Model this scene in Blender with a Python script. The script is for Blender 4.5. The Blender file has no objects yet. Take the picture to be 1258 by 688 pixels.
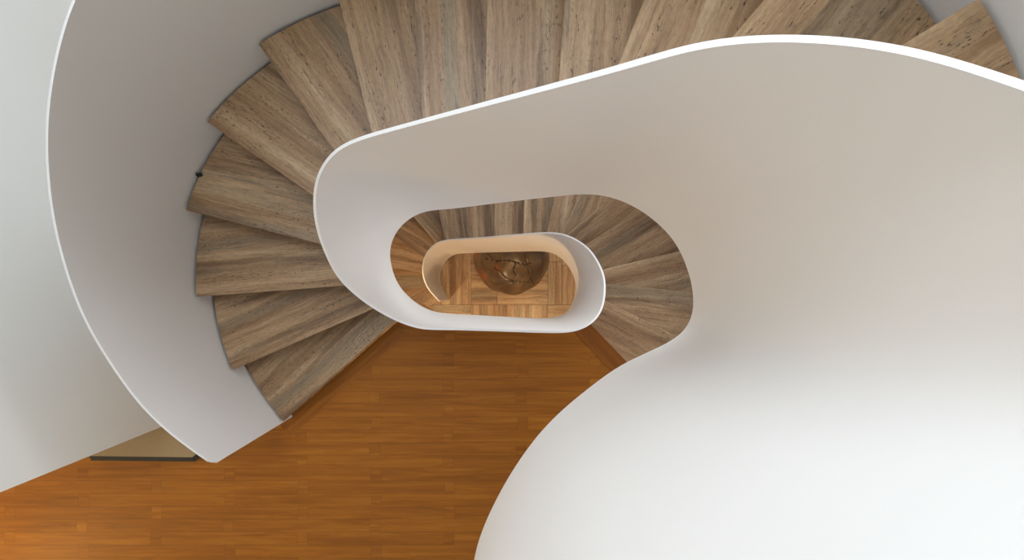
import bpy, bmesh, math, random
import numpy as np
from mathutils import Vector
from mathutils.geometry import tessellate_polygon

random.seed(7)
S = bpy.context.scene
COL = S.collection
F, NX, NY, CZ = 650.0, 622.0, 352.0, 6.45        # focal length (px of the 1258 frame), nadir, camera height above the lowest floor
LAND, FLOOR = 3.54, 6.45                          # depths below the camera of the landing and of the lowest floor
W = 0.0108                                        # thickness of the steel balustrades

def P(px, py, d):                                 # traced point at depth d below the camera -> plan position
    return np.array([(px-NX)*d/F, (NY-py)*d/F])

# ------------------------------------------------------------------ materials
def lin(c):
    c = c/255.0
    return c/12.92 if c <= .04045 else ((c+.055)/1.055)**2.4
def rgb(r, g, b): return (lin(r), lin(g), lin(b), 1.0)

class NT:
    def __init__(s, name):
        s.m = bpy.data.materials.new(name); s.m.use_nodes = True
        s.t = s.m.node_tree; s.b = s.t.nodes['Principled BSDF']
    def n(s, typ, **k):
        x = s.t.nodes.new(typ)
        for a, v in k.items(): setattr(x, a, v)
        return x
    def put(s, sock, v):
        if isinstance(v, bpy.types.NodeSocket): s.t.links.new(v, sock)
        else: sock.default_value = v
    def math(s, op, a, b=None, c=None, clamp=False):
        x = s.n('ShaderNodeMath', operation=op, use_clamp=clamp)
        s.put(x.inputs[0], a)
        if b is not None: s.put(x.inputs[1], b)
        if c is not None: s.put(x.inputs[2], c)
        return x.outputs[0]
    def vec(s, x, y, z=0.0):
        c = s.n('ShaderNodeCombineXYZ')
        for i, v in enumerate((x, y, z)): s.put(c.inputs[i], v)
        return c.outputs[0]
    def noise(s, v, scale=1.0, detail=2.0, rough=.5, dist=0.0):
        x = s.n('ShaderNodeTexNoise'); s.put(x.inputs['Vector'], v)
        x.inputs['Scale'].default_value = scale; x.inputs['Detail'].default_value = detail
        x.inputs['Roughness'].default_value = rough; x.inputs['Distortion'].default_value = dist
        return x.outputs['Fac']
    def white(s, v):
        x = s.n('ShaderNodeTexWhiteNoise', noise_dimensions='3D'); s.put(x.inputs['Vector'], v)
        return x.outputs['Value']
    def ramp(s, f, stops):
        x = s.n('ShaderNodeValToRGB'); s.put(x.inputs[0], f)
        e = x.color_ramp.elements
        while len(e) < len(stops): e.new(.5)
        for i, (p, c) in enumerate(stops): e[i].position = p; e[i].color = c
        return x.outputs[0]
    def maprange(s, v, a, b, c=0.0, d=1.0):
        x = s.n('ShaderNodeMapRange'); s.put(x.inputs[0], v)
        for i, k in enumerate((a, b, c, d)): x.inputs[i+1].default_value = k
        return x.outputs[0]
    def mix(s, f, a, b, mode='MIX'):
        x = s.n('ShaderNodeMix', data_type='RGBA', blend_type=mode)
        s.put(x.inputs[0], f); s.put(x.inputs[6], a); s.put(x.inputs[7], b)
        return x.outputs[2]
    def bump(s, h, strength, dist=.002):
        x = s.n('ShaderNodeBump'); x.inputs['Strength'].default_value = strength; x.inputs['Distance'].default_value = dist
        s.put(x.inputs['Height'], h); s.put(s.b.inputs['Normal'], x.outputs[0])
    def done(s, col, rough):
        s.put(s.b.inputs['Base Color'], col); s.put(s.b.inputs['Roughness'], rough)
        return s.m

def plaster(name, col, rough=.55):
    t = NT(name); g = t.n('ShaderNodeNewGeometry').outputs['Position']
    f = t.noise(g, 2.2, 3)
    c = t.mix(f, tuple(x*.965 for x in col[:3])+(1,), col)
    t.bump(t.noise(g, 160, 2), .03, .001)
    return t.done(c, rough)

def travertine(name, rough=.42):
    t = NT(name)
    uv = t.n('ShaderNodeUVMap'); uv.uv_map = 'UVMap'
    sp = t.n('ShaderNodeSeparateXYZ'); t.put(sp.inputs[0], uv.outputs[0]); u, v = sp.outputs[0], sp.outputs[1]
    mul = lambda a, k: t.math('MULTIPLY', a, k)
    w1 = t.noise(t.vec(mul(u, 1.3), mul(v, 2.2)), 1, 2)
    w2 = t.noise(t.vec(mul(u, 9), mul(v, 14), 3.0), 1, 4, .6)
    w3 = t.noise(t.vec(mul(u, 45), mul(v, 60), 8.0), 1, 3, .6)
    vv = t.math('ADD', v, mul(t.math('SUBTRACT', w1, .5), .05))
    vv = t.math('ADD', vv, mul(t.math('SUBTRACT', w2, .5), .020))
    vv = t.math('ADD', vv, mul(t.math('SUBTRACT', w3, .5), .008))
    band = t.noise(t.vec(mul(u, .5), mul(vv, 11)), 1, 5, .66)
    base = t.ramp(band, [(.30, rgb(126, 96, 68)), (.43, rgb(156, 125, 93)), (.52, rgb(175, 146, 113)), (.60, rgb(187, 160, 128)), (.72, rgb(206, 182, 152))])
    gre = t.noise(t.vec(mul(u, .25), mul(vv, 5.5), 9.0), 1, 3)
    base = t.mix(t.maprange(gre, .555, .61, 0, .62), base, rgb(138, 127, 106))
    dk = t.noise(t.vec(mul(u, .6), mul(vv, 8), 21.0), 1, 4, .6)
    base = t.mix(t.maprange(dk, .55, .64, 0, .68), base, rgb(104, 78, 53))
    mott = t.noise(t.vec(mul(u, 34), mul(v, 60), 4.0), 1, 5, .7)
    base = t.mix(.7, base, t.ramp(mott, [(.3, (.72, .70, .68, 1)), (.5, (.97, .97, .97, 1)), (.7, (1.16, 1.15, 1.13, 1))]), 'MULTIPLY')
    fine = t.noise(t.vec(mul(u, 5), mul(vv, 105)), 1, 5, .7)
    base = t.mix(.7, base, t.ramp(fine, [(.32, (.60, .57, .54, 1)), (.5, (.95, .95, .95, 1)), (.68, (1.2, 1.18, 1.15, 1))]), 'MULTIPLY')
    veil = t.noise(t.vec(mul(u, 1.6), mul(vv, 26), 5.0), 1, 5, .65)
    line = t.math('SUBTRACT', 1.0, t.maprange(t.math('ABSOLUTE', t.math('SUBTRACT', veil, .5)), .0, .018, 0, 1))
    brk = t.maprange(t.noise(t.vec(mul(u, 6), mul(v, 14), 31.0), 1, 3), .45, .6, 0, 1)
    base = t.mix(mul(t.math('MULTIPLY', line, brk), .6), base, rgb(88, 64, 43))
    pit = t.noise(t.vec(mul(u, 42), mul(vv, 150), 2.0), 1, 2, .55)
    zone = t.noise(t.vec(mul(u, 2.0), mul(vv, 20), 14.0), 1, 3)
    pits = t.math('MULTIPLY', t.maprange(pit, .615, .65, 0, 1), t.maprange(zone, .51, .56, 0, 1))
    base = t.mix(mul(pits, .85), base, rgb(46, 34, 24))
    t.bump(t.math('SUBTRACT', mul(fine, .25), pits), .3, .0015)
    base = t.mix(1.0, base, (.85, .81, .76, 1), 'MULTIPLY')
    return t.done(base, rough)

def oak(name, planks=True, dark=False):
    t = NT(name)
    if planks:
        g = t.n('ShaderNodeNewGeometry').outputs['Position']
        sp = t.n('ShaderNodeSeparateXYZ'); t.put(sp.inputs[0], g); u, v = sp.outputs[0], sp.outputs[1]
    else:
        uv = t.n('ShaderNodeUVMap'); uv.uv_map = 'UVMap'
        sp = t.n('ShaderNodeSeparateXYZ'); t.put(sp.inputs[0], uv.outputs[0]); u, v = sp.outputs[0], sp.outputs[1]
    if planks:
        WD, L = .0855, .98
        rv = t.math('DIVIDE', t.math('ADD', v, 40*WD+.018), WD)
        row = t.math('FLOOR', rv); fv = t.math('FRACT', rv)
        par = t.math('MODULO', row, 2.0)
        jit = t.math('MULTIPLY', t.math('SUBTRACT', t.white(t.vec(row, 3.0)), .5), .02)
        uu = t.math('DIVIDE', t.math('ADD', t.math('ADD', t.math('ADD', u, 19.6+.42), t.math('MULTIPLY', par, .49)), jit), L)
        idx = t.math('FLOOR', uu); fu = t.math('FRACT', uu)
        short = t.math('LESS_THAN', fu, .07)
        key = t.vec(row, idx, short)
        tone = t.white(key)
        seam = t.math('MAXIMUM', t.math('LESS_THAN', t.math('MINIMUM', fv, t.math('SUBTRACT', 1.0, fv)), .014),
                      t.math('LESS_THAN', t.math('MINIMUM', t.math('MINIMUM', fu, t.math('SUBTRACT', 1.0, fu)), t.math('ABSOLUTE', t.math('SUBTRACT', fu, .07))), .0011))
    else:
        row, tone, seam = 0.0, .1, 0.0
    off = t.math('MULTIPLY', tone, 37.0)
    gv = t.vec(t.math('ADD', t.math('MULTIPLY', u, 1.6), off), t.math('MULTIPLY', v, 26), off)
    g1 = t.noise(gv, 1, 4, .6, .6)
    g2 = t.noise(t.vec(t.math('ADD', t.math('MULTIPLY', u, 9), off), t.math('MULTIPLY', v, 190)), 1, 3, .6)
    c = t.ramp(g1, [(.2, rgb(118, 67, 10)), (.5, rgb(145, 87, 17)), (.75, rgb(164, 104, 26))])
    c = t.mix(t.maprange(g2, .5, .75, 0, .35), c, rgb(112, 62, 18))
    tn = t.ramp(tone, [(0, (.86, .84, .82, 1)), (.5, (.97, .97, .97, 1)), (1, (1.08, 1.08, 1.07, 1))])
    c = t.mix(.65, c, tn, 'MULTIPLY')
    c = t.mix(t.math('MULTIPLY', seam, .45), c, rgb(74, 42, 16))
    t.bump(t.math('SUBTRACT', t.math('MULTIPLY', g2, .15), seam), .12, .001)
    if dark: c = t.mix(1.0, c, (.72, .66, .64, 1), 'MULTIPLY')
    t.b.inputs['Specular IOR Level'].default_value = .28
    return t.done(c, .5)

M = {}
M['white'] = plaster('white_painted_steel', rgb(231, 229, 227), .5)
M['rim'] = plaster('white_rim_paint', rgb(230, 229, 229), .5)
M['wall'] = plaster('wall_paint', rgb(230, 232, 229), .7)
M['soffit'] = plaster('ceiling_paint', rgb(228, 226, 222), .8)
M['stone'] = travertine('travertine')
M['tile'] = travertine('travertine_tile', .35)
M['oak'] = oak('oak_planks')
M['oak_strip'] = oak('oak_strip', False)
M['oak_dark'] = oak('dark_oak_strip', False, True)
t = NT('beige_board'); g = t.n('ShaderNodeNewGeometry').outputs['Position']
M['beige'] = t.done(t.mix(t.noise(g, 30, 4), rgb(136, 116, 86), rgb(146, 126, 95)), .5)
t = NT('black_trim'); g = t.n('ShaderNodeNewGeometry').outputs['Position']
M['black'] = t.done(t.mix(t.noise(g, 60, 2), rgb(12, 11, 11), rgb(17, 16, 15)), .6)

def burl():
    t = NT('cracked_burl_wood')
    tc = t.n('ShaderNodeTexCoord').outputs['Object']
    a = t.n('ShaderNodeAttribute'); a.attribute_name = 'crack'
    o = t.n('ShaderNodeAttribute'); o.attribute_name = 'sapwood'
    n1 = t.noise(tc, 4.2, 6, .62, .8); n2 = t.noise(tc, 16, 4, .6)
    c = t.ramp(n1, [(.28, rgb(56, 44, 34)), (.48, rgb(92, 74, 57)), (.62, rgb(116, 96, 75)), (.8, rgb(140, 114, 88))])
    c = t.mix(t.maprange(n2, .5, .75, 0, .5), c, rgb(60, 44, 30))
    f = t.math('MULTIPLY', o.outputs['Fac'], t.maprange(t.noise(tc, 7, 4, .6), .38, .58, .15, 1))
    c = t.mix(f, c, rgb(176, 104, 52))
    c = t.mix(a.outputs['Fac'], c, rgb(14, 10, 7))
    t.bump(n2, .2, .006)
    c = t.mix(1.0, c, (.8, .78, .76, 1), 'MULTIPLY')
    return t.done(c, t.math('ADD', t.math('MULTIPLY', a.outputs['Fac'], .6), .32))
M['burl'] = burl()

# ------------------------------------------------------------------ helpers
def mesh_obj(name, verts, faces, mat, parent=None, smooth=False, uvs=None, sharp=None):
    me = bpy.data.meshes.new(name)
    me.from_pydata([tuple(float(c) for c in v) for v in verts], [], [tuple(f) for f in faces])
    me.update()
    if uvs is not None:
        l = me.uv_layers.new(name='UVMap')
        flat = np.array([uvs[i] for f in faces for i in f], float).ravel() if not isinstance(uvs, dict) else np.array([uv for k in range(len(faces)) for uv in uvs[k]], float).ravel()
        l.data.foreach_set('uv', flat)
    if smooth: me.shade_smooth()
    me.materials.append(mat)
    o = bpy.data.objects.new(name, me); COL.objects.link(o)
    if parent is not None: o.parent = parent
    return o
def tag(o, label, cat, group=None):
    o['label'] = label; o['category'] = cat
    if group: o['group'] = group
    return o
def struct(o):
    o['kind'] = 'structure'; return o
def empty(name, loc=(0, 0, 0)):
    o = bpy.data.objects.new(name, None); o.empty_display_size = .1; o.location = loc; COL.objects.link(o); return o

def prism(polys, z0, z1):
    """solid between z0 and z1 over a polygon (first list) with holes (other lists)"""
    vs = [np.array(p, float) for p in polys]
    tri = tessellate_polygon([[Vector((p[0], p[1], 0)) for p in q] for q in vs])
    flat = np.vstack(vs); n = len(flat)
    verts = [(p[0], p[1], z1) for p in flat]+[(p[0], p[1], z0) for p in flat]
    faces = []
    for a, b, c in tri:
        A, B, C = flat[a], flat[b], flat[c]
        if (B[0]-A[0])*(C[1]-A[1])-(B[1]-A[1])*(C[0]-A[0]) < 0: b, c = c, b
        faces += [(a, b, c), (a+n, c+n, b+n)]
    s = 0
    for i, q in enumerate(vs):
        m = len(q); area = sum(q[k][0]*q[(k+1) % m][1]-q[(k+1) % m][0]*q[k][1] for k in range(m))
        fwd = (area > 0) == (i == 0)
        for k in range(m):
            a, b = s+k, s+(k+1) % m
            faces.append((a, a+n, b+n, b) if fwd else (b, b+n, a+n, a))
        s += m
    return verts, faces
def box(x0, x1, y0, y1, z0, z1): return prism([[(x0, y0), (x1, y0), (x1, y1), (x0, y1)]], z0, z1)
def join(*parts):
    V, Fc = [], []
    for v, f in parts:
        n = len(V); V += list(v); Fc += [tuple(i+n for i in q) for q in f]
    return V, Fc

def gauss(a, sig, closed=False):
    a = np.asarray(a, float); r = int(3*sig)+1
    k = np.exp(-.5*(np.arange(-r, r+1)/sig)**2); k /= k.sum()
    if a.ndim == 1: a = a[:, None]; one = True
    else: one = False
    head = 2*a[0]-a[r:0:-1]; tail = 2*a[-1]-a[-2:-r-2:-1]
    b = np.vstack([head, a, tail])
    out = np.stack([np.convolve(b[:, i], k, 'valid') for i in range(a.shape[1])], 1)
    return out[:, 0] if one else out
def catmull(p, step):
    p = np.array(p, float); q = np.vstack([2*p[0]-p[1], p, 2*p[-1]-p[-2]])
    out = []
    for i in range(1, len(q)-2):
        a, b, c, d = q[i-1:i+3]
        n = max(2, int(np.hypot(*(c-b))/step))
        for t in np.arange(n)/n:
            out.append(.5*(2*b+(c-a)*t+(2*a-5*b+4*c-d)*t*t+(3*b-a-3*c+d)*t**3))
    out.append(p[-1]); out = np.array(out)
    s = np.r_[0, np.cumsum(np.hypot(*np.diff(out, axis=0).T))]; m = max(8, int(s[-1]/step))
    g = np.linspace(0, s[-1], m)
    return np.stack([np.interp(g, s, out[:, i]) for i in (0, 1)], 1)
def polar(p, turn):
    x, y = p[:, 0], p[:, 1]
    th = np.unwrap(np.arctan2(y, x)); th += 2*math.pi*round((math.radians(turn)-th[0])/(2*math.pi))
    return np.degrees(th), np.hypot(x, y)
def ct(d, r): a = np.radians(d); return np.stack([np.cos(a)*r, np.sin(a)*r], -1)

# ------------------------------------------------------------------ traced curves (edges as seen; every one gets its depth below)
RIM = [(1500,200),(1400,155),(1320,124.5),(1258,103.8),(1200.5,84.8),(1145.9,68),(1091,56),(1036.7,48.4),(982,45.1),(945.6,44.8),(909,46.6),(872.8,51),(836.4,58.3),(800,69.2),(734,88.5),(667,106.8),(600,124.9),(533.6,142.9),(466.8,161.3),(443.4,168.6),(422,177.5),(404.8,191),(391.7,211.4),(386,231.8),(385.3,255),(388.8,281.2),(399,310.3),(413,338.3),(429.7,356.6),(454,375.8),(484.6,393.2),(513.5,403.4),(535,405.2),(560,405.6),(610.5,407),(660.7,408.7),(694,408.7),(714,404.6),(731,393.9),(741,377),(744,353.8),(741,333.7),(727.6,309.6),(710.8,295.3),(690.8,286.9),(670.7,285.2),(627,288.2),(593.8,291.2),(553.6,293.9),(537,297.6),(525,308.6),(519,323.7),(519.5,340.4),(526.9,357),(542,373)]
LOW = [(582,688),(588,664),(601.3,630.6),(623.7,588),(650.6,547.8),(677.4,516.5),(713,485),(758,451.6),(793.7,433.7),(820.6,421),(840.7,406.8),(849.7,391),(852,380.5),(851.3,357),(844.6,330.4),(831,300.3),(811,276.9),(784.4,256.8),(754.3,243.4),(720.9,238.4),(674,242.4),(620.5,248.4),(560,256),(525,259.5),(503.5,268.5),(486.8,285.2),(479,307),(481.7,330.4),(490,350.4),(506.8,368.8),(526.9,380.5),(547,384.9),(593.8,387.6),(647,390.4),(674,390.6),(690.8,387),(700.8,377),(706.8,360.5),(705.8,342),(695.8,323.7),(682.4,312.6),(667,308.9),(627,309.5),(567,311.5),(553.6,315.3),(543.6,327),(541,340.4),(544,355.4),(554.6,372.8)]
def trace(pts, sig, cut=None):
    a = catmull(pts, 1.0)
    s = gauss(a, sig)
    s[0], s[-1] = a[0], a[-1]
    return s
def smooth_trace(pts):
    a = catmull(pts, 1.0)
    big, sml = gauss(a, 7.0), gauss(a, 3.0)
    n = np.array([NX, NY]); r = np.hypot(*(a-n).T)
    f = np.clip((r-110)/120, 0, 1)[:, None]
    s = big*f+sml*(1-f)
    s[0], s[-1] = a[0], a[-1]
    return np.stack([s[:, 0]-NX, NY-s[:, 1]], 1)
rt, rr = polar(smooth_trace(RIM), 10); lt, lr = polar(smooth_trace(LOW), -97)
def knots(k, sig=7):
    k = np.array(k, float); g = np.arange(k[0, 0], k[-1, 0]+.5, 1.0)
    v = np.interp(g, k[:, 0], k[:, 1]); return g, gauss(v, sig)
DR = knots([(-110,.35),(-40,.34),(0,.37),(10,.415),(21,.5),(31,.57),(46,.70),(60,.82),(76,.95),(96.5,1.11),(116.6,1.28),(131,1.44),(142,1.62),(154,1.82),(167,2.0),(180,2.17),(190,2.33),(197,2.44),(215,2.56),(270,2.62),(315,2.67),(340,2.78),(351,2.87),(361,2.98),(370,3.1),(388,3.38),(400,3.6),(409,3.78),(433,4.05),(461,4.25),(485,4.43),(503,4.63),(520,4.9),(541,5.22),(556,5.5)])
DL = knots([(-110,1.55),(-30,1.57),(0,1.58),(21,1.62),(40,1.8),(55,1.98),(70,2.15),(85,2.31),(100,2.47),(115,2.63),(130,2.81),(145,2.99),(160,3.17),(175,3.33),(190,3.5),(205,3.68),(230,3.85),(270,3.95),(315,4.05),(340,4.17),(360,4.32),(385,4.65),(400,4.88),(430,5.33),(450,5.44),(462,5.48),(475,5.55),(490,5.72),(500,5.95),(508,6.25),(516,6.45),(556,6.45)])
dr = lambda t: np.interp(t, *DR)
dl = lambda t: np.minimum(np.interp(t, *DL), FLOOR-.001)
rim_r = lambda t: np.interp(t, rt, rr)*dr(t)/F            # plan radius of the rim (outer edge)
low_r = lambda t: np.interp(t, lt, lr)*dl(t)/F            # plan radius of the lower edge

def normals2(p):
    d = np.gradient(p, axis=0); d /= np.hypot(*d.T)[:, None]
    return np.stack([d[:, 1], -d[:, 0]], 1)               # to the right of travel = away from the well (travel is anticlockwise)

# section of the upper floor opening: plan from the lower edge, carried on past the frame
dens = smooth_trace(LOW)
ang = polar(dens, -97)[0]
i0 = np.where(ang >= 10.5)[0][0]
up = dens[:i0]*(dl(ang[:i0])/F)[:, None]
ext = np.array([(577-NX, NY-760), (577-NX, NY-840), (580-NX, NY-1000), (585-NX, NY-1300), (588-NX, NY-1775)], float)*1.55/F
ext = catmull(np.vstack([ext[::-1], up[:1]]), .02)[:-1]
upd = np.r_[np.full(len(ext), dl(-97)), dl(ang[:i0])]
upr = np.r_[np.full(len(ext), dr(-97)), dr(ang[:i0])]
upper = np.vstack([ext, up])
T1 = np.arange(10.5, 553.2, .75)
low_in = np.vstack([upper, ct(T1, low_r(T1))]); low_d = np.r_[upd, dl(T1)]
w0 = normals2(upper)*W
rim_out = np.vstack([upper+w0, ct(T1, rim_r(T1))]); rim_d = np.r_[upr, dr(T1)]
# even spacing and a light smoothing in space
def even(p, d, n):
    q = np.column_stack([p, d]); s = np.r_[0, np.cumsum(np.linalg.norm(np.diff(q, axis=0), axis=1))]
    return s
sl = np.r_[0, np.cumsum(np.hypot(*np.diff(low_in, axis=0).T)+np.hypot(*np.diff(rim_out, axis=0).T))]
G = np.linspace(0, sl[-1], 900)
R3 = lambda a: np.stack([np.interp(G, sl, a[:, i]) for i in range(a.shape[1])], 1)
rim_out = R3(np.column_stack([rim_out, rim_d])); low_in = R3(np.column_stack([low_in, low_d]))
e0, e1 = rim_out[-1].copy(), low_in[-1].copy()
rim_out = gauss(rim_out, 2.2); low_in = gauss(low_in, 2.2)
itr = int(np.searchsorted(G, sl[len(upper)-1]))
wt = np.exp(-((np.arange(len(G))-itr)/9.0)**2)[:, None]
rim_out = rim_out*(1-wt)+gauss(rim_out, 6)*wt
rim_out[-1] = e0; low_in[-1] = e1
rim_in = rim_out.copy(); rim_in[:, :2] -= normals2(rim_out[:, :2])*W
low_out = low_in.copy(); low_out[:, :2] += normals2(low_in[:, :2])*W
def p3(a): return np.column_stack([a[:, 0], a[:, 1], CZ-a[:, 2]])

def strip_panel(a, b, rows):
    """grid between two equally long 3-D curves"""
    n = len(a); t = np.linspace(0, 1, rows)
    v = [a*(1-k)+b*k for k in t]; v = np.vstack(v)
    f = []
    for r in range(rows-1):
        for i in range(n-1):
            f.append((r*n+i, r*n+i+1, (r+1)*n+i+1, (r+1)*n+i))
    return v, f
def flip(vf): return vf[0], [q[::-1] for q in vf[1]]
def balustrade(name, ri, ro, li, lo, capz=.006):
    root = empty(name, tuple(np.mean(li, axis=0)))
    off = np.array(root.location)
    cap = np.array([0, 0, capz])
    parts = [strip_panel(ri, li, 16), flip(strip_panel(ro, lo, 16)), flip(strip_panel(li, lo, 2))]
    for k in (0, -1):
        v = [ri[k], ro[k], lo[k], li[k]]; f = (0, 1, 2, 3) if k == 0 else (3, 2, 1, 0)
        parts.append((v, [f]))
    v, f = join(*parts)
    pn = mesh_obj('curved_panel', np.array(v)-off, f, M['white'], root, True)
    v, f = join(flip(strip_panel(ri+cap, ro+cap, 2)) if False else strip_panel(ro+cap, ri+cap, 2), strip_panel(ri+cap, ri, 2), strip_panel(ro, ro+cap, 2),
                ([ri[0], ri[0]+cap, ro[0]+cap, ro[0]], [(0, 1, 2, 3)]), ([ri[-1], ri[-1]+cap, ro[-1]+cap, ro[-1]], [(3, 2, 1, 0)]))
    rm = mesh_obj('top_rim', np.array(v)-off, f, M['rim'], root, True)
    for o in (pn, rm):
        bm = bmesh.new(); bm.from_mesh(o.data); bmesh.ops.recalc_face_normals(bm, faces=bm.faces); bm.to_mesh(o.data); bm.free()
    return root
b = balustrade('spiral_balustrade', p3(rim_in), p3(rim_out), p3(low_in), p3(low_out))
tag(b, 'smooth white inner balustrade winding down around the narrow stairwell', 'balustrade')

# ------------------------------------------------------------------ outer plan of the stair
OUT = [(1.30,-.35),(1.37,-.05),(1.36,.25),(1.28,.55),(1.19,.715),(1.145,.78),(.8,1.08),(.4,1.29),(0,1.40),(-.4,1.42),(-.80,1.335),(-1.185,1.148),(-1.527,.83),(-1.738,.41),(-1.782,-.057),(-1.665,-.512),(-1.435,-.862),(-1.30,-1.02)]
oc = gauss(catmull(OUT, .01), 6)
ot, orr = polar(oc, -15)
out_r = lambda t: np.interp(t, ot, orr)
OUT2 = [(.7,-1.6),(1.2,-1.05),(1.55,-.45),(1.68,.1),(1.55,.62),(1.2,1.02),(.8,1.2),(.4,1.33),(0,1.40),(-.4,1.42),(-.80,1.335),(-1.185,1.148),(-1.527,.83),(-1.738,.41),(-1.782,-.057),(-1.665,-.512),(-1.435,-.862),(-1.0,-1.2)]
oc2 = gauss(catmull(OUT2, .01), 6)
ot2, or2 = polar(oc2, 294)
out2_r = lambda t: np.interp(t, ot2, or2)

# radius behind the inner balustrade, as a function of the unwrapped angle
ra_t, ra_r = polar(rim_out[:, :2], -90); la_t, la_r = polar(low_out[:, :2], -90)
kk = slice(np.argmax(ra_t > -60), None); kl = slice(np.argmax(la_t > -60), None)
in_r = lambda t: np.maximum(np.interp(t, ra_t[kk], ra_r[kk]), np.interp(t, la_t[kl], la_r[kl]))+.012

# ------------------------------------------------------------------ nosing lines
UP = {1:((345.8,518.4),(484.6,395)),2:((283.2,455.2),(457.8,379.5)),3:((239,364.6),(420.6,351)),4:((226.9,258),(391.7,299.5)),
      5:((253,148.9),(385.3,240.5)),6:((315,51.8),(408.7,185.6)),7:((415.5,0),(456.8,163.6)),8:((508.5,0),(519,146)),9:((598.7,0),(596,125)),
      10:((694,0),(687,98.5)),11:((807,0),(785.6,73.5)),12:((951,0),(918,45)),13:((1198.7,0),(1107.6,54.6))}
def up_d(k): return LAND-.175*k if k < 13 else (1.31 if k == 13 else 1.15)
DN = {0:((768.4,443),(726.6,399.4)),1:((830.5,412.6),(744,369.9)),2:((850.8,358.7),(744,349)),3:((838,308),(742,331)),4:((808.6,276),(737.6,320)),
      5:((780,262),(721.8,299)),6:((740,252),(698,287)),7:((711,243),(690,287)),8:((681,243),(672,286)),9:((644.5,246),(642.5,287)),10:((607.5,251),(607.5,289)),
      11:((572,254),(575,292)),12:((539,258.6),(546,293.6)),13:((508,267),(533.6,296.8)),14:((482,290),(521,316.2)),15:((480.5,328),(522,336.5)),16:((494,355),(523.5,354)),17:((523,379),(537,371))}
RL = (FLOOR-LAND)/18
def dn_d(k): return LAND+RL*k
def crossing(a, b, rfun, turn, lo=-1.5, hi=6.0):
    """where the line a->b crosses the closed plan curve r(theta) going outwards; returns unwrapped angle"""
    t = np.linspace(lo, hi, 6000); p = a+np.outer(t, b-a)
    th = np.degrees(np.arctan2(p[:, 1], p[:, 0])); th = turn+(th-turn+180) % 360-180
    inside = np.hypot(p[:, 0], p[:, 1]) < rfun(th)
    i = np.where(inside)[0][-1] if inside.any() else None
    return None if i is None else th[i]
def lines(tab, dfun, outf, turns):
    res = {}
    for k, (o, i) in tab.items():
        d = dfun(k); A, B = P(*i, d), P(*o, d); turn = turns(k, A)
        ti = crossing(A, B, in_r, turn); to = crossing(A, B, outf, turn)
        if ti is None:                                     # line passes the well: take the nearest angle
            ti = turn
        res[k] = (ti, to)
    return res
def t_up(k, A): return math.degrees(math.atan2(A[1], A[0])) % 360
def t_dn(k, A):
    t = math.degrees(math.atan2(A[1], A[0])) % 360
    return t if k == 0 or (k == 1 and t > 300) else t+360
UL = lines(UP, up_d, out_r, t_up); DLN = lines(DN, dn_d, out2_r, t_dn)
UL[14] = (10.0, 10.0)
DLN[18] = (563.0, 577.0)

def step_obj(name, ta, tb, outf, ztop, rise, root_label, cat, group, n=14, gap=.016, tuck=.03, seed=0):
    """ta=(inner, outer) angles of the front nosing, tb= the back line; a slab with nosing and a riser below it"""
    th_i = np.linspace(ta[0], tb[0], n); th_o = np.linspace(ta[1], tb[1], n)
    back = 1 if tb[1] > ta[1] else -1
    inn = ct(th_i, in_r(th_i)); outp = ct(th_o, outf(th_o)-gap)
    e = outp[0]-inn[0]; e /= np.hypot(*e); nrm = np.array([-e[1], e[0]])*back       # points up the flight
    if np.dot(nrm, (inn[-1]+outp[-1])/2-(inn[0]+outp[0])/2) < 0: nrm = -nrm
    eb = outp[-1]-inn[-1]; eb /= np.hypot(*eb); nb = np.array([-eb[1], eb[0]])
    if np.dot(nb, nrm) < 0: nb = -nb
    back_i = inn[-1]+nb*tuck
    tb_ = tb[0]+((math.degrees(math.atan2(back_i[1], back_i[0]))-tb[0]+180) % 360-180)
    rb_ = float(in_r(tb_)); back_i = back_i*max(1, rb_/np.hypot(*back_i))
    poly = np.vstack([inn, back_i, outp[-1]+nb*tuck-eb*.01, outp[::-1]])
    # keep the tucked corner behind the guard line
    TH = .04
    root = empty(name, (float(np.mean(poly[:, 0])), float(np.mean(poly[:, 1])), ztop-rise))
    c = np.array(root.location)
    v, f = prism([poly-c[:2]], ztop-TH-c[2], ztop-c[2])
    rnd = random.Random(seed); ou, ov = rnd.uniform(0, 60), rnd.uniform(0, 60)
    va = np.array(v)
    u = (va[:, :2]+c[:2]) @ e+ou; w = (va[:, :2]+c[:2]) @ nrm+ov-va[:, 2]*1.0
    ob = mesh_obj('tread', v, f, M['stone'], root, False, np.column_stack([u, w]))
    m = ob.modifiers.new('edge', 'BEVEL'); m.width = .003; m.segments = 2; m.limit_method = 'ANGLE'; m.angle_limit = math.radians(50)
    a, bb = inn[0]+nrm*.022+e*.004, outp[0]+nrm*.022-e*.012
    q = [a, bb, bb+nrm*.02, a+nrm*.02]
    v, f = prism([np.array(q)-c[:2]], .002, ztop-TH-.001-c[2])
    va = np.array(v); u = va[:, :2] @ e+ou; w = va[:, 2]+ov+3
    mesh_obj('riser', v, f, M['stone'], root, False, np.column_stack([u, w]))
    tag(root, root_label, cat, group)
    return root

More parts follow.
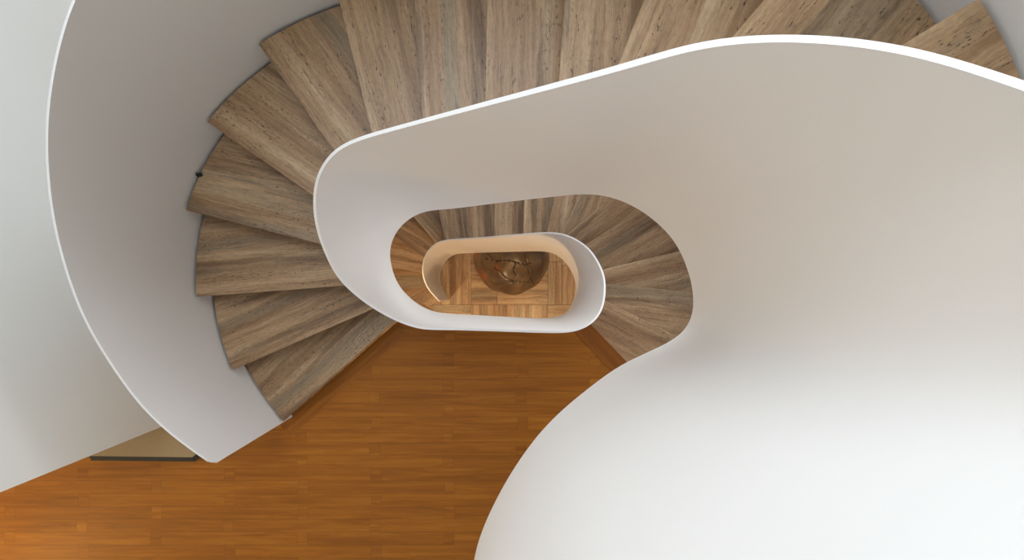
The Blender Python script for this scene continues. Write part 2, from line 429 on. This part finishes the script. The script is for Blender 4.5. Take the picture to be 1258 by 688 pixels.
ORD = ['first', 'second', 'third', 'fourth', 'fifth', 'sixth', 'seventh', 'eighth', 'ninth', 'tenth', 'eleventh', 'twelfth', 'thirteenth', 'fourteenth', 'fifteenth', 'sixteenth', 'seventeenth', 'eighteenth']
UPL = {1:'lowest step of the upper flight, rising straight from the oak landing', 3:'third step above the oak landing, the wide one level with the inner bend',
       13:'highest travertine step in view, its outer corner jutting at the top right'}
for k in range(1, 14):
    lab = UPL.get(k) or '%s travertine step of the upper flight counted up from the oak landing' % ORD[k-1]
    step_obj('stair_step', UL[k], UL[k+1], out_r, CZ-up_d(k), .175 if k < 13 else .13, lab, 'step', 'travertine steps of the upper flight', seed=100+k)
for k in range(1, 18):
    if k == 1: lab = 'first travertine step of the lower flight, just below the oak landing edge'
    elif k == 17: lab = 'last travertine step of the lower flight, beside the foot of the inner balustrade'
    else: lab = '%s travertine step of the lower flight counted down from the oak landing' % ORD[k-1]
    step_obj('stair_step', DLN[k], DLN[k-1], out2_r, CZ-dn_d(k), RL, lab, 'step', 'travertine steps of the lower flight', seed=200+k)
print('UL', {k: (round(a), round(b)) for k, (a, b) in UL.items()})
print('DL', {k: (round(a), round(b)) for k, (a, b) in DLN.items()})

# ------------------------------------------------------------------ outer balustrade of the upper flight
ORIM = [(90.3,0),(78.6,33.4),(68.6,73.6),(60.9,117),(57.9,150.5),(57.6,187),(60,225),(66,270),(77,317),(92,363),(110,404),(132,440),(154,473),(180,505),(210,533),(240,555.6),(257,568.6),(264.3,571.8)]
a = gauss(catmull(ORIM, 1.0), 5); a[-1] = ORIM[-1]; a = np.stack([a[:, 0]-NX, NY-a[:, 1]], 1)
gt, gr = polar(a, 146)
tk = np.array(sorted((UL[k][1], up_d(k)) for k in range(1, 14)))
tread_at = lambda t: np.interp(t, tk[:, 0], tk[:, 1])
T2 = np.linspace(-5, 211.3, 420)
plan = out_r(T2)
d_seen = (plan+W)*F/np.interp(T2, gt, gr)
d_else = tread_at(T2)-.93+.09
d_else = d_else+(np.interp(gt[0], T2, d_seen)-np.interp(gt[0], T2, d_else))*np.clip(1-(gt[0]-T2)/40, 0, 1)
rd = np.where(T2 >= gt[0], d_seen, np.maximum(d_else, .3)); rd = gauss(rd, 4)
rd[-1] += .035; rd[-2] += .012
ld = np.minimum(gauss(tread_at(T2), 8)+.36, LAND-.001)
o_in = ct(T2, plan); o_n = normals2(o_in)
o_out = o_in+o_n*W
ri = np.column_stack([o_in, CZ-rd]); ro = np.column_stack([o_out, CZ-rd]); li = np.column_stack([o_in, CZ-ld]); lo = np.column_stack([o_out, CZ-ld])
b = balustrade('outer_balustrade', ri, ro, li, lo)
tag(b, 'curved off-white outer balustrade ending in a blunt corner on the oak landing', 'balustrade')

# plastered undersides of the two flights
def soffit(name, tab, keys, outf, din, dout, zmin):
    ti = []; to = []; di = []; do = []
    for a_, b_ in zip(keys[:-1], keys[1:]):
        for k in np.linspace(0, 1, 8, endpoint=False):
            ti.append(tab[a_][0]*(1-k)+tab[b_][0]*k); to.append(tab[a_][1]*(1-k)+tab[b_][1]*k)
            di.append(din(a_)*(1-k)+din(b_)*k); do.append(dout(a_)*(1-k)+dout(b_)*k)
    ti, to = np.array(ti), np.array(to)
    A = np.column_stack([ct(ti, in_r(ti)-.004), np.maximum(CZ-np.array(di), zmin)]); B = np.column_stack([ct(to, outf(to)-.003), np.maximum(CZ-np.array(do), zmin)])
    v, f = strip_panel(A, B, 4)
    n = len(v); up = np.array(v)+np.array([0, 0, .02])
    v = np.vstack([v, up]); f = f+[tuple(i+n for i in q[::-1]) for q in f]
    return struct(mesh_obj(name, v, f, M['soffit'], None, True))
soffit('stair_soffit', UL, list(range(2, 14)), out_r, lambda k: min(up_d(k)+.30, LAND-.03), lambda k: min(up_d(k)+.30, LAND-.03), .02)
soffit('stair_soffit', DLN, list(range(0, 18)), out2_r, lambda k: dn_d(k)+.34, lambda k: dn_d(k)+.34, .02)

# ------------------------------------------------------------------ floors
XL, XR, YF, YB, ZT = -4.6, 3.4, -3.45, 3.5, 9.3
ts = np.linspace(-38, 28, 40); hole = [ct(ts, out2_r(ts+360)+.012)]
ts = np.linspace(30, 210.5, 90); hole.append(ct(ts, out_r(ts)+W+.004))
UI, UO = UL[1]
e = ct(np.array([UI]), in_r(np.array([UI])))[0]
hole.append(np.array([ct(np.array([UO]), out_r(np.array([UO])))[0]+(e-ct(np.array([UO]), out_r(np.array([UO])))[0])*.0]))
ts = np.linspace(UI, DLN[0][0], 70); hole.append(ct(ts, in_r(ts)-.004))
land_edge_i, land_edge_o = ct(np.array([DLN[0][0]]), in_r(np.array([DLN[0][0]])))[0], ct(np.array([DLN[0][1]]), out2_r(np.array([DLN[0][1]])))[0]
hole.append(np.array([land_edge_o]))
hole = np.vstack(hole)
v, f = prism([[(XL, YF), (XR, YF), (XR, 1.62), (XL, 1.62)], hole], CZ-LAND-.30, CZ-LAND)
struct(mesh_obj('floor_landing', v, f, M['oak']))

# oak border strips along both stair edges of the landing
def oak_strip(name, a, b, wdir, wid, z0, z1, mat):
    a, b = np.array(a), np.array(b); e = (b-a)/np.hypot(*(b-a)); n = np.array([-e[1], e[0]])
    if np.dot(n, wdir) < 0: n = -n
    poly = np.array([a, b, b+n*wid, a+n*wid])
    v, f = prism([poly], z0, z1); va = np.array(v)
    o = struct(mesh_obj(name, v, f, M[mat], None, False, np.column_stack([va[:, :2] @ e+5, va[:, :2] @ n])))
    return o
dn0 = land_edge_o-land_edge_i
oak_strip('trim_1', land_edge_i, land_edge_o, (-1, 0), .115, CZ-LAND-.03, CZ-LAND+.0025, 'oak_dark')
A, B = P(484.6, 395, LAND), P(345.8, 518.4, LAND)
n1 = np.array([.62, -.78])
oak_strip('trim_2', A+n1*.012, B+n1*.012+(B-A)*.02, (1, -1), .10, CZ-LAND-.03, CZ-LAND+.002, 'oak_strip')

# lowest floor: travertine strips laid in blocks of alternating direction
V, Fc, UV = [], [], {}
BS = .935; rnd = random.Random(3); nj = 0
for bx_ in range(-5, 5):
    for by_ in range(-5, 5):
        x0, y0 = -.429+bx_*BS, -.223+by_*BS; hor = (bx_+by_) % 2 == 0
        pos = 0
        while pos < BS-.01:
            wd = min(rnd.choice([.15, .17, .19, .21]), BS-pos)
            if BS-pos-wd < .08: wd = BS-pos
            cut = rnd.uniform(.25, .7)*BS if rnd.random() < .55 else BS
            for c0, c1 in ((0, cut), (cut, BS)):
                if c1-c0 < .02: continue
                g_ = .0022
                if hor: q = [(x0+c0+g_, y0+pos+g_), (x0+c1-g_, y0+pos+g_), (x0+c1-g_, y0+pos+wd-g_), (x0+c0+g_, y0+pos+wd-g_)]
                else: q = [(x0+pos+g_, y0+c0+g_), (x0+pos+wd-g_, y0+c0+g_), (x0+pos+wd-g_, y0+c1-g_), (x0+pos+g_, y0+c1-g_)]
                n = len(V); ou, ov = rnd.uniform(0, 80), rnd.uniform(0, 80)
                V += [(x, y, 0) for x, y in q]; Fc.append((n, n+1, n+2, n+3))
                UV[len(Fc)-1] = [(x+ou, y+ov) if hor else (y+ou, x+ov) for x, y in q]
            pos += wd
o = struct(mesh_obj('floor_lower', V, Fc, M['tile'], None, False, UV))
t = NT('tile_joint'); g = t.n('ShaderNodeNewGeometry').outputs['Position']
M['grout'] = t.done(t.mix(t.noise(g, 40, 2), rgb(70, 50, 33), rgb(84, 62, 42)), .8)
v, f = box(XL, XR, YF, YB, -.2, -.0015)
struct(mesh_obj('floor_base', v, f, M['grout']))

# upper floor beyond the flared balustrade
fl = p3(low_out); sel = la_t < 9
fl = low_out[sel][:, :2]+normals2(low_out[:, :2])[sel]*.004
fl = fl[fl[:, 1] > YF+.03]
ta = ct(np.array([10.0]), out_r(np.array([10.0])))[0]
poly = np.vstack([[(fl[0][0], YF+.002)], fl, [ta+np.array([.03, 0])], [(XR-.01, ta[1])], [(XR-.01, YF+.002)]])[::-1]
v, f = prism([poly], CZ-1.55, CZ-1.15)
struct(mesh_obj('floor_upper', v, f, M['soffit']))

# ------------------------------------------------------------------ walls
WB = P(0, 605, 1.0); dirw = WB/np.hypot(*WB)
end = dirw*(2.17/abs(dirw[0]))
WP = [tuple(end), (end[0]-.08, -.45), (end[0]-.13, 0), (end[0]-.12, .55), (end[0]-.02, 1.15), (end[0]+.22, 1.75), (end[0]+.62, 2.3), (end[0]+1.15, 2.75), (end[0]+1.75, 3.05)]
wc = catmull(WP, .03)
nrm = normals2(wc)                                        # right of travel
if np.dot(nrm[0], (1, 0)) > 0: nrm = -nrm
wo = wc+nrm*.22
WL_TOP = CZ-.9
wall_poly = np.vstack([wc, wo[::-1]])
v, f = prism([wall_poly], CZ-LAND+.001, WL_TOP)
o = struct(mesh_obj('wall_left', v, f, M['wall'], None, False))
o.data.shade_smooth(); 
m = o.modifiers.new('es', 'EDGE_SPLIT'); m.split_angle = math.radians(30)
def wall(name, x0, x1, y0, y1, z0=-.2, z1=ZT):
    v, f = box(x0, x1, y0, y1, z0, z1); return struct(mesh_obj(name, v, f, M['wall']))
wall('wall_far_left', XL-.2, XL, YF-.2, YB+.2)
uy0, uy1, uz0, uz1 = -1.0, 1.8, 3.1, 4.8  # unseen side window opening, added to brighten the lower treads
v, f = join(box(XR, XR+.2, YF-.2, uy0, uz0, uz1), box(XR, XR+.2, uy1, YB+.2, uz0, uz1), box(XR, XR+.2, YF-.2, YB+.2, -.2, uz0), box(XR, XR+.2, YF-.2, YB+.2, uz1, ZT))
struct(mesh_obj('wall_right', v, f, M['wall']))
v, f = join(*[box(XR+.06, XR+.12, y, y+.05, uz0, uz1) for y in (uy0, .375, uy1-.05)], box(XR+.06, XR+.12, uy0, uy1, uz0, uz0+.05), box(XR+.06, XR+.12, uy0, uy1, uz1-.05, uz1))
struct(mesh_obj('added_window_3', v, f, M['rim']))
wall('wall_front', XL, XR, YF-.2, YF)
# back wall with a tall window opening on the upper storey
wx0, wx1, wz0, wz1 = -2.9, 1.3, 6.2, 8.9
vx0, vx1, vz0, vz1 = -1.4, 2.8, 1.5, 5.2                 # unseen second window, added and carried down to brighten the lower flight
v, f = join(box(XL, wx0, YB, YB+.2, wz0, wz1), box(wx1, XR, YB, YB+.2, wz0, wz1), box(XL, XR, YB, YB+.2, wz1, ZT), box(XL, XR, YB, YB+.2, vz1, wz0),
            box(XL, vx0, YB, YB+.2, vz0, vz1), box(vx1, XR, YB, YB+.2, vz0, vz1), box(XL, XR, YB, YB+.2, -.2, vz0))
struct(mesh_obj('wall_back', v, f, M['wall']))
v, f = join(*[box(x, x+.05, YB+.06, YB+.12, wz0, wz1) for x in (wx0, -1.525, -.125, wx1-.05)], box(wx0, wx1, YB+.06, YB+.12, wz0, wz0+.05), box(wx0, wx1, YB+.06, YB+.12, wz1-.05, wz1))
struct(mesh_obj('window_1', v, f, M['rim']))
v, f = join(*[box(x, x+.05, YB+.06, YB+.12, vz0, vz1) for x in (vx0, .0, 1.4, vx1-.05)], box(vx0, vx1, YB+.06, YB+.12, vz0, vz0+.05), box(vx0, vx1, YB+.06, YB+.12, vz1-.05, vz1))
struct(mesh_obj('added_window_2', v, f, M['rim']))
# ceiling with a skylight opening
sx0, sx1, sy0, sy1 = -2.2, 1.2, .6, 2.8
v, f = prism([[(XL-.2, YF-.2), (XR+.2, YF-.2), (XR+.2, YB+.2), (XL-.2, YB+.2)], [(sx0, sy0), (sx1, sy0), (sx1, sy1), (sx0, sy1)]], ZT, ZT+.25)
struct(mesh_obj('ceiling', v, f, M['soffit']))

# ------------------------------------------------------------------ low plinth by the wall end
zt = CZ-3.45
pl = [P(110, 560.3, 3.45), P(236, 561.8, 3.45), P(243, 556.5, 3.45)]
yb = end[1]-.003
top = [(pl[0][0], pl[0][1]), (pl[1][0], pl[1][1]), (pl[2][0], pl[2][1]), (pl[2][0], yb), (pl[0][0], yb)]
root = empty('low_plinth', (float(np.mean([p[0] for p in top])), float(np.mean([p[1] for p in top])), CZ-LAND))
c = np.array(root.location)
def rel(vf): return [np.array(q)-c for q in vf[0]], vf[1]
def inset(poly, d):
    return [(poly[0][0], poly[0][1]-d), (poly[1][0]+d*.4, poly[1][1]-d), (poly[2][0]+d, poly[2][1]-d*.4), (poly[3][0]+d, poly[3][1]), poly[4]]
mesh_obj('base_board', *rel(prism([inset(top, -.004)], CZ-LAND+.001, zt-.032)), M['black'], root)
mesh_obj('top_panel', *rel(prism([top], zt-.030, zt)), M['beige'], root)
for nm, d0, d1, z0, z1 in (('edge_trim', .0005, .014, -.022, -.001), ('edge_trim', .017, .032, -.032, -.010)):
    a0, a1 = inset(top, d0), inset(top, d1)
    poly = [a0[0], a1[0], a1[1], a1[2], a1[3], a0[3], a0[2], a0[1]]
    o = mesh_obj(nm, *rel(prism([poly], zt+z0, zt+z1)), M['black'], root); o['label'] = 'thin black edge strip'
tag(root, 'low beige-topped plinth with a double black edge on the oak floor by the white wall', 'plinth')

# small black clip lying against the outer balustrade on the fourth step
q = P(246, 215, up_d(4)); cz = CZ-up_d(4)
bm = bmesh.new()
for sx, sy, sz, oz, ox in ((.026, .018, .012, .006, 0), (.010, .018, .02, .010, -.008)):
    r = bmesh.ops.create_cube(bm, size=1)
    for vv in r['verts']: vv.co = Vector((vv.co.x*sx+ox, vv.co.y*sy, vv.co.z*sz+oz))
bmesh.ops.bevel(bm, geom=bm.edges[:], offset=.0015, segments=1, affect='EDGES')
me = bpy.data.meshes.new('black_clip'); bm.to_mesh(me); bm.free(); me.materials.append(M['black'])
o = bpy.data.objects.new('black_clip', me); COL.objects.link(o); o.location = (q[0], q[1], cz+.0005); o.rotation_euler = (0, 0, .25)
tag(o, 'tiny black clip lying on a travertine step at the foot of the outer balustrade', 'clip')

# ------------------------------------------------------------------ cracked wooden ball
RB = .435; gc = np.array([*P(628, 315.5, FLOOR-RB), RB])
CR = [[(583,316),(597,317.5),(610,320.5),(622,319),(634,322),(646,325.5),(653,323)],[(645,312),(647,323),(650,333),(653,343),(656,349)],
      [(621,345),(627,347.5),(636,347),(648,347),(656,345.5),(663,340),(666,333)],[(616,337),(622,342),(630,346)],[(598,310),(604,318)],[(634,322),(631,332),(634,340)],[(606,329),(613,333),(617,338)]]
def on_ball(px, py):
    d = np.array([(px-NX)/F, (NY-py)/F, -1.0]); d /= np.linalg.norm(d); o = np.array([0, 0, CZ])-gc
    bq = np.dot(o, d); cq = np.dot(o, o)-RB*RB; s = bq*bq-cq
    return o+d*(-bq-math.sqrt(max(s, 0)))
bm = bmesh.new(); bmesh.ops.create_icosphere(bm, subdivisions=7, radius=RB)
co = np.array([v.co for v in bm.verts]); un = co/np.linalg.norm(co, axis=1)[:, None]
crk = np.zeros(len(co))
for line in CR:
    pts = np.array([on_ball(*p) for p in line])
    for a_, b_ in zip(pts[:-1], pts[1:]):
        ab = b_-a_; t_ = np.clip(((co-a_) @ ab)/max(ab @ ab, 1e-9), 0, 1)
        dist = np.linalg.norm(co-(a_+np.outer(t_, ab)), axis=1)
        wob = .75+.35*np.sin(un[:, 0]*61+un[:, 1]*47)
        crk = np.maximum(crk, np.clip(1.25-dist/(.0078*wob), 0, 1))
lump = .006*np.sin(un[:, 0]*7+1)*np.sin(un[:, 1]*6+2)+.004*np.sin(un[:, 2]*11+un[:, 0]*9)
new = un*(RB-.006+lump-crk*.016)[:, None]
sap = np.clip((-un[:, 0]-.72+.2*np.sin(un[:, 1]*9))*3, 0, 1)*np.clip((un[:, 2]+.4)*4, 0, 1)
cpt = on_ball(611, 331); sap = np.maximum(sap, np.clip(1.3-np.linalg.norm(co-cpt, axis=1)/.06, 0, 1)*.35)
for i, v in enumerate(bm.verts): v.co = new[i]
me = bpy.data.meshes.new('wooden_ball'); bm.to_mesh(me); bm.free()
for nm, val in (('crack', crk), ('sapwood', sap)):
    at = me.attributes.new(nm, 'FLOAT', 'POINT'); at.data.foreach_set('value', val.astype(np.float32))
me.shade_smooth(); me.materials.append(M['burl'])
o = bpy.data.objects.new('wooden_ball', me); COL.objects.link(o); o.location = gc
tag(o, 'large dark brown wooden ball with black cracks on the lowest floor', 'ball')

# ------------------------------------------------------------------ light
def area(name, loc, look, sx, sy, power, col):
    l = bpy.data.lights.new(name, 'AREA'); l.shape = 'RECTANGLE'; l.size = sx; l.size_y = sy; l.energy = power; l.color = col
    o = bpy.data.objects.new(name, l); COL.objects.link(o); o.location = loc
    o.rotation_euler = (Vector(look)-Vector(loc)).to_track_quat('-Z', 'Y').to_euler(); return o
area('window_daylight', ((wx0+wx1)/2, YB+.03, (wz0+wz1)/2), ((wx0+wx1)/2+.3, 0, 5.6), 4.0, 2.5, 106, (.87, .94, 1.0))
area('skylight_daylight', ((sx0+sx1)/2, (sy0+sy1)/2, ZT+.1), ((sx0+sx1)/2+.3, (sy0+sy1)/2-.6, 4), 3.2, 2.0, 110, (.90, .96, 1.0))
area('landing_fill', ((vx0+vx1)/2, YB+.03, (vz0+vz1)/2), ((vx0+vx1)/2-.3, 0, 3.5), 4.0, 3.5, 118, (.93, .97, 1.0))  # added fill at the back opening, lifts the lower flight
area('side_fill', (XR-.03, (uy0+uy1)/2, (uz0+uz1)/2), (0, .4, 3.4), 2.6, 1.7, 48, (.95, .98, 1.0))  # added fill just inside the side opening, for the lower right treads
def lamp(name, loc, power, col, r=.06):
    l = bpy.data.lights.new(name, 'POINT'); l.energy = power; l.color = col; l.shadow_soft_size = r
    o = bpy.data.objects.new(name, l); COL.objects.link(o); o.location = loc; return o
def spot(name, loc, look, power, col, deg, blend=.35):
    l = bpy.data.lights.new(name, 'SPOT'); l.energy = power; l.color = col; l.spot_size = math.radians(deg); l.spot_blend = blend; l.shadow_soft_size = .05
    o = bpy.data.objects.new(name, l); COL.objects.link(o); o.location = loc
    o.rotation_euler = (Vector(look)-Vector(loc)).to_track_quat('-Z', 'Y').to_euler(); return o
spot('lower_downlight', (-1.0, -.55, 2.50), (-.95, -.35, 0), 70, (1, .68, .33), 64)
spot('lower_downlight', (.45, -.55, 2.50), (.42, -.35, 0), 70, (1, .68, .33), 64)
lamp('lower_storey_lamp', (-.3, -1.9, 2.2), 95, (1, .72, .40), .15)
lamp('landing_lamp', (-3.9, -2.4, 4.0), 58, (1, .62, .2), .2)
w = bpy.data.worlds.new('World'); S.world = w; w.use_nodes = True
w.node_tree.nodes['Background'].inputs[0].default_value = (.8, .88, 1, 1); w.node_tree.nodes['Background'].inputs[1].default_value = 1.0

# ------------------------------------------------------------------ camera, looking straight down the well
cam = bpy.data.cameras.new('camera'); co_ = bpy.data.objects.new('camera', cam); COL.objects.link(co_)
co_.location = (0, 0, CZ); co_.rotation_euler = (0, 0, 0)
cam.sensor_width = 36; cam.lens = 36*F/1258; cam.shift_x = (629-NX)/1258; cam.shift_y = (NY-344)/1258; cam.clip_start = .02
S.camera = co_
S.view_settings.view_transform = 'Standard'; S.view_settings.look = 'None'; S.view_settings.gamma = 1; S.view_settings.use_curve_mapping = False
S.view_settings.exposure = 0.0
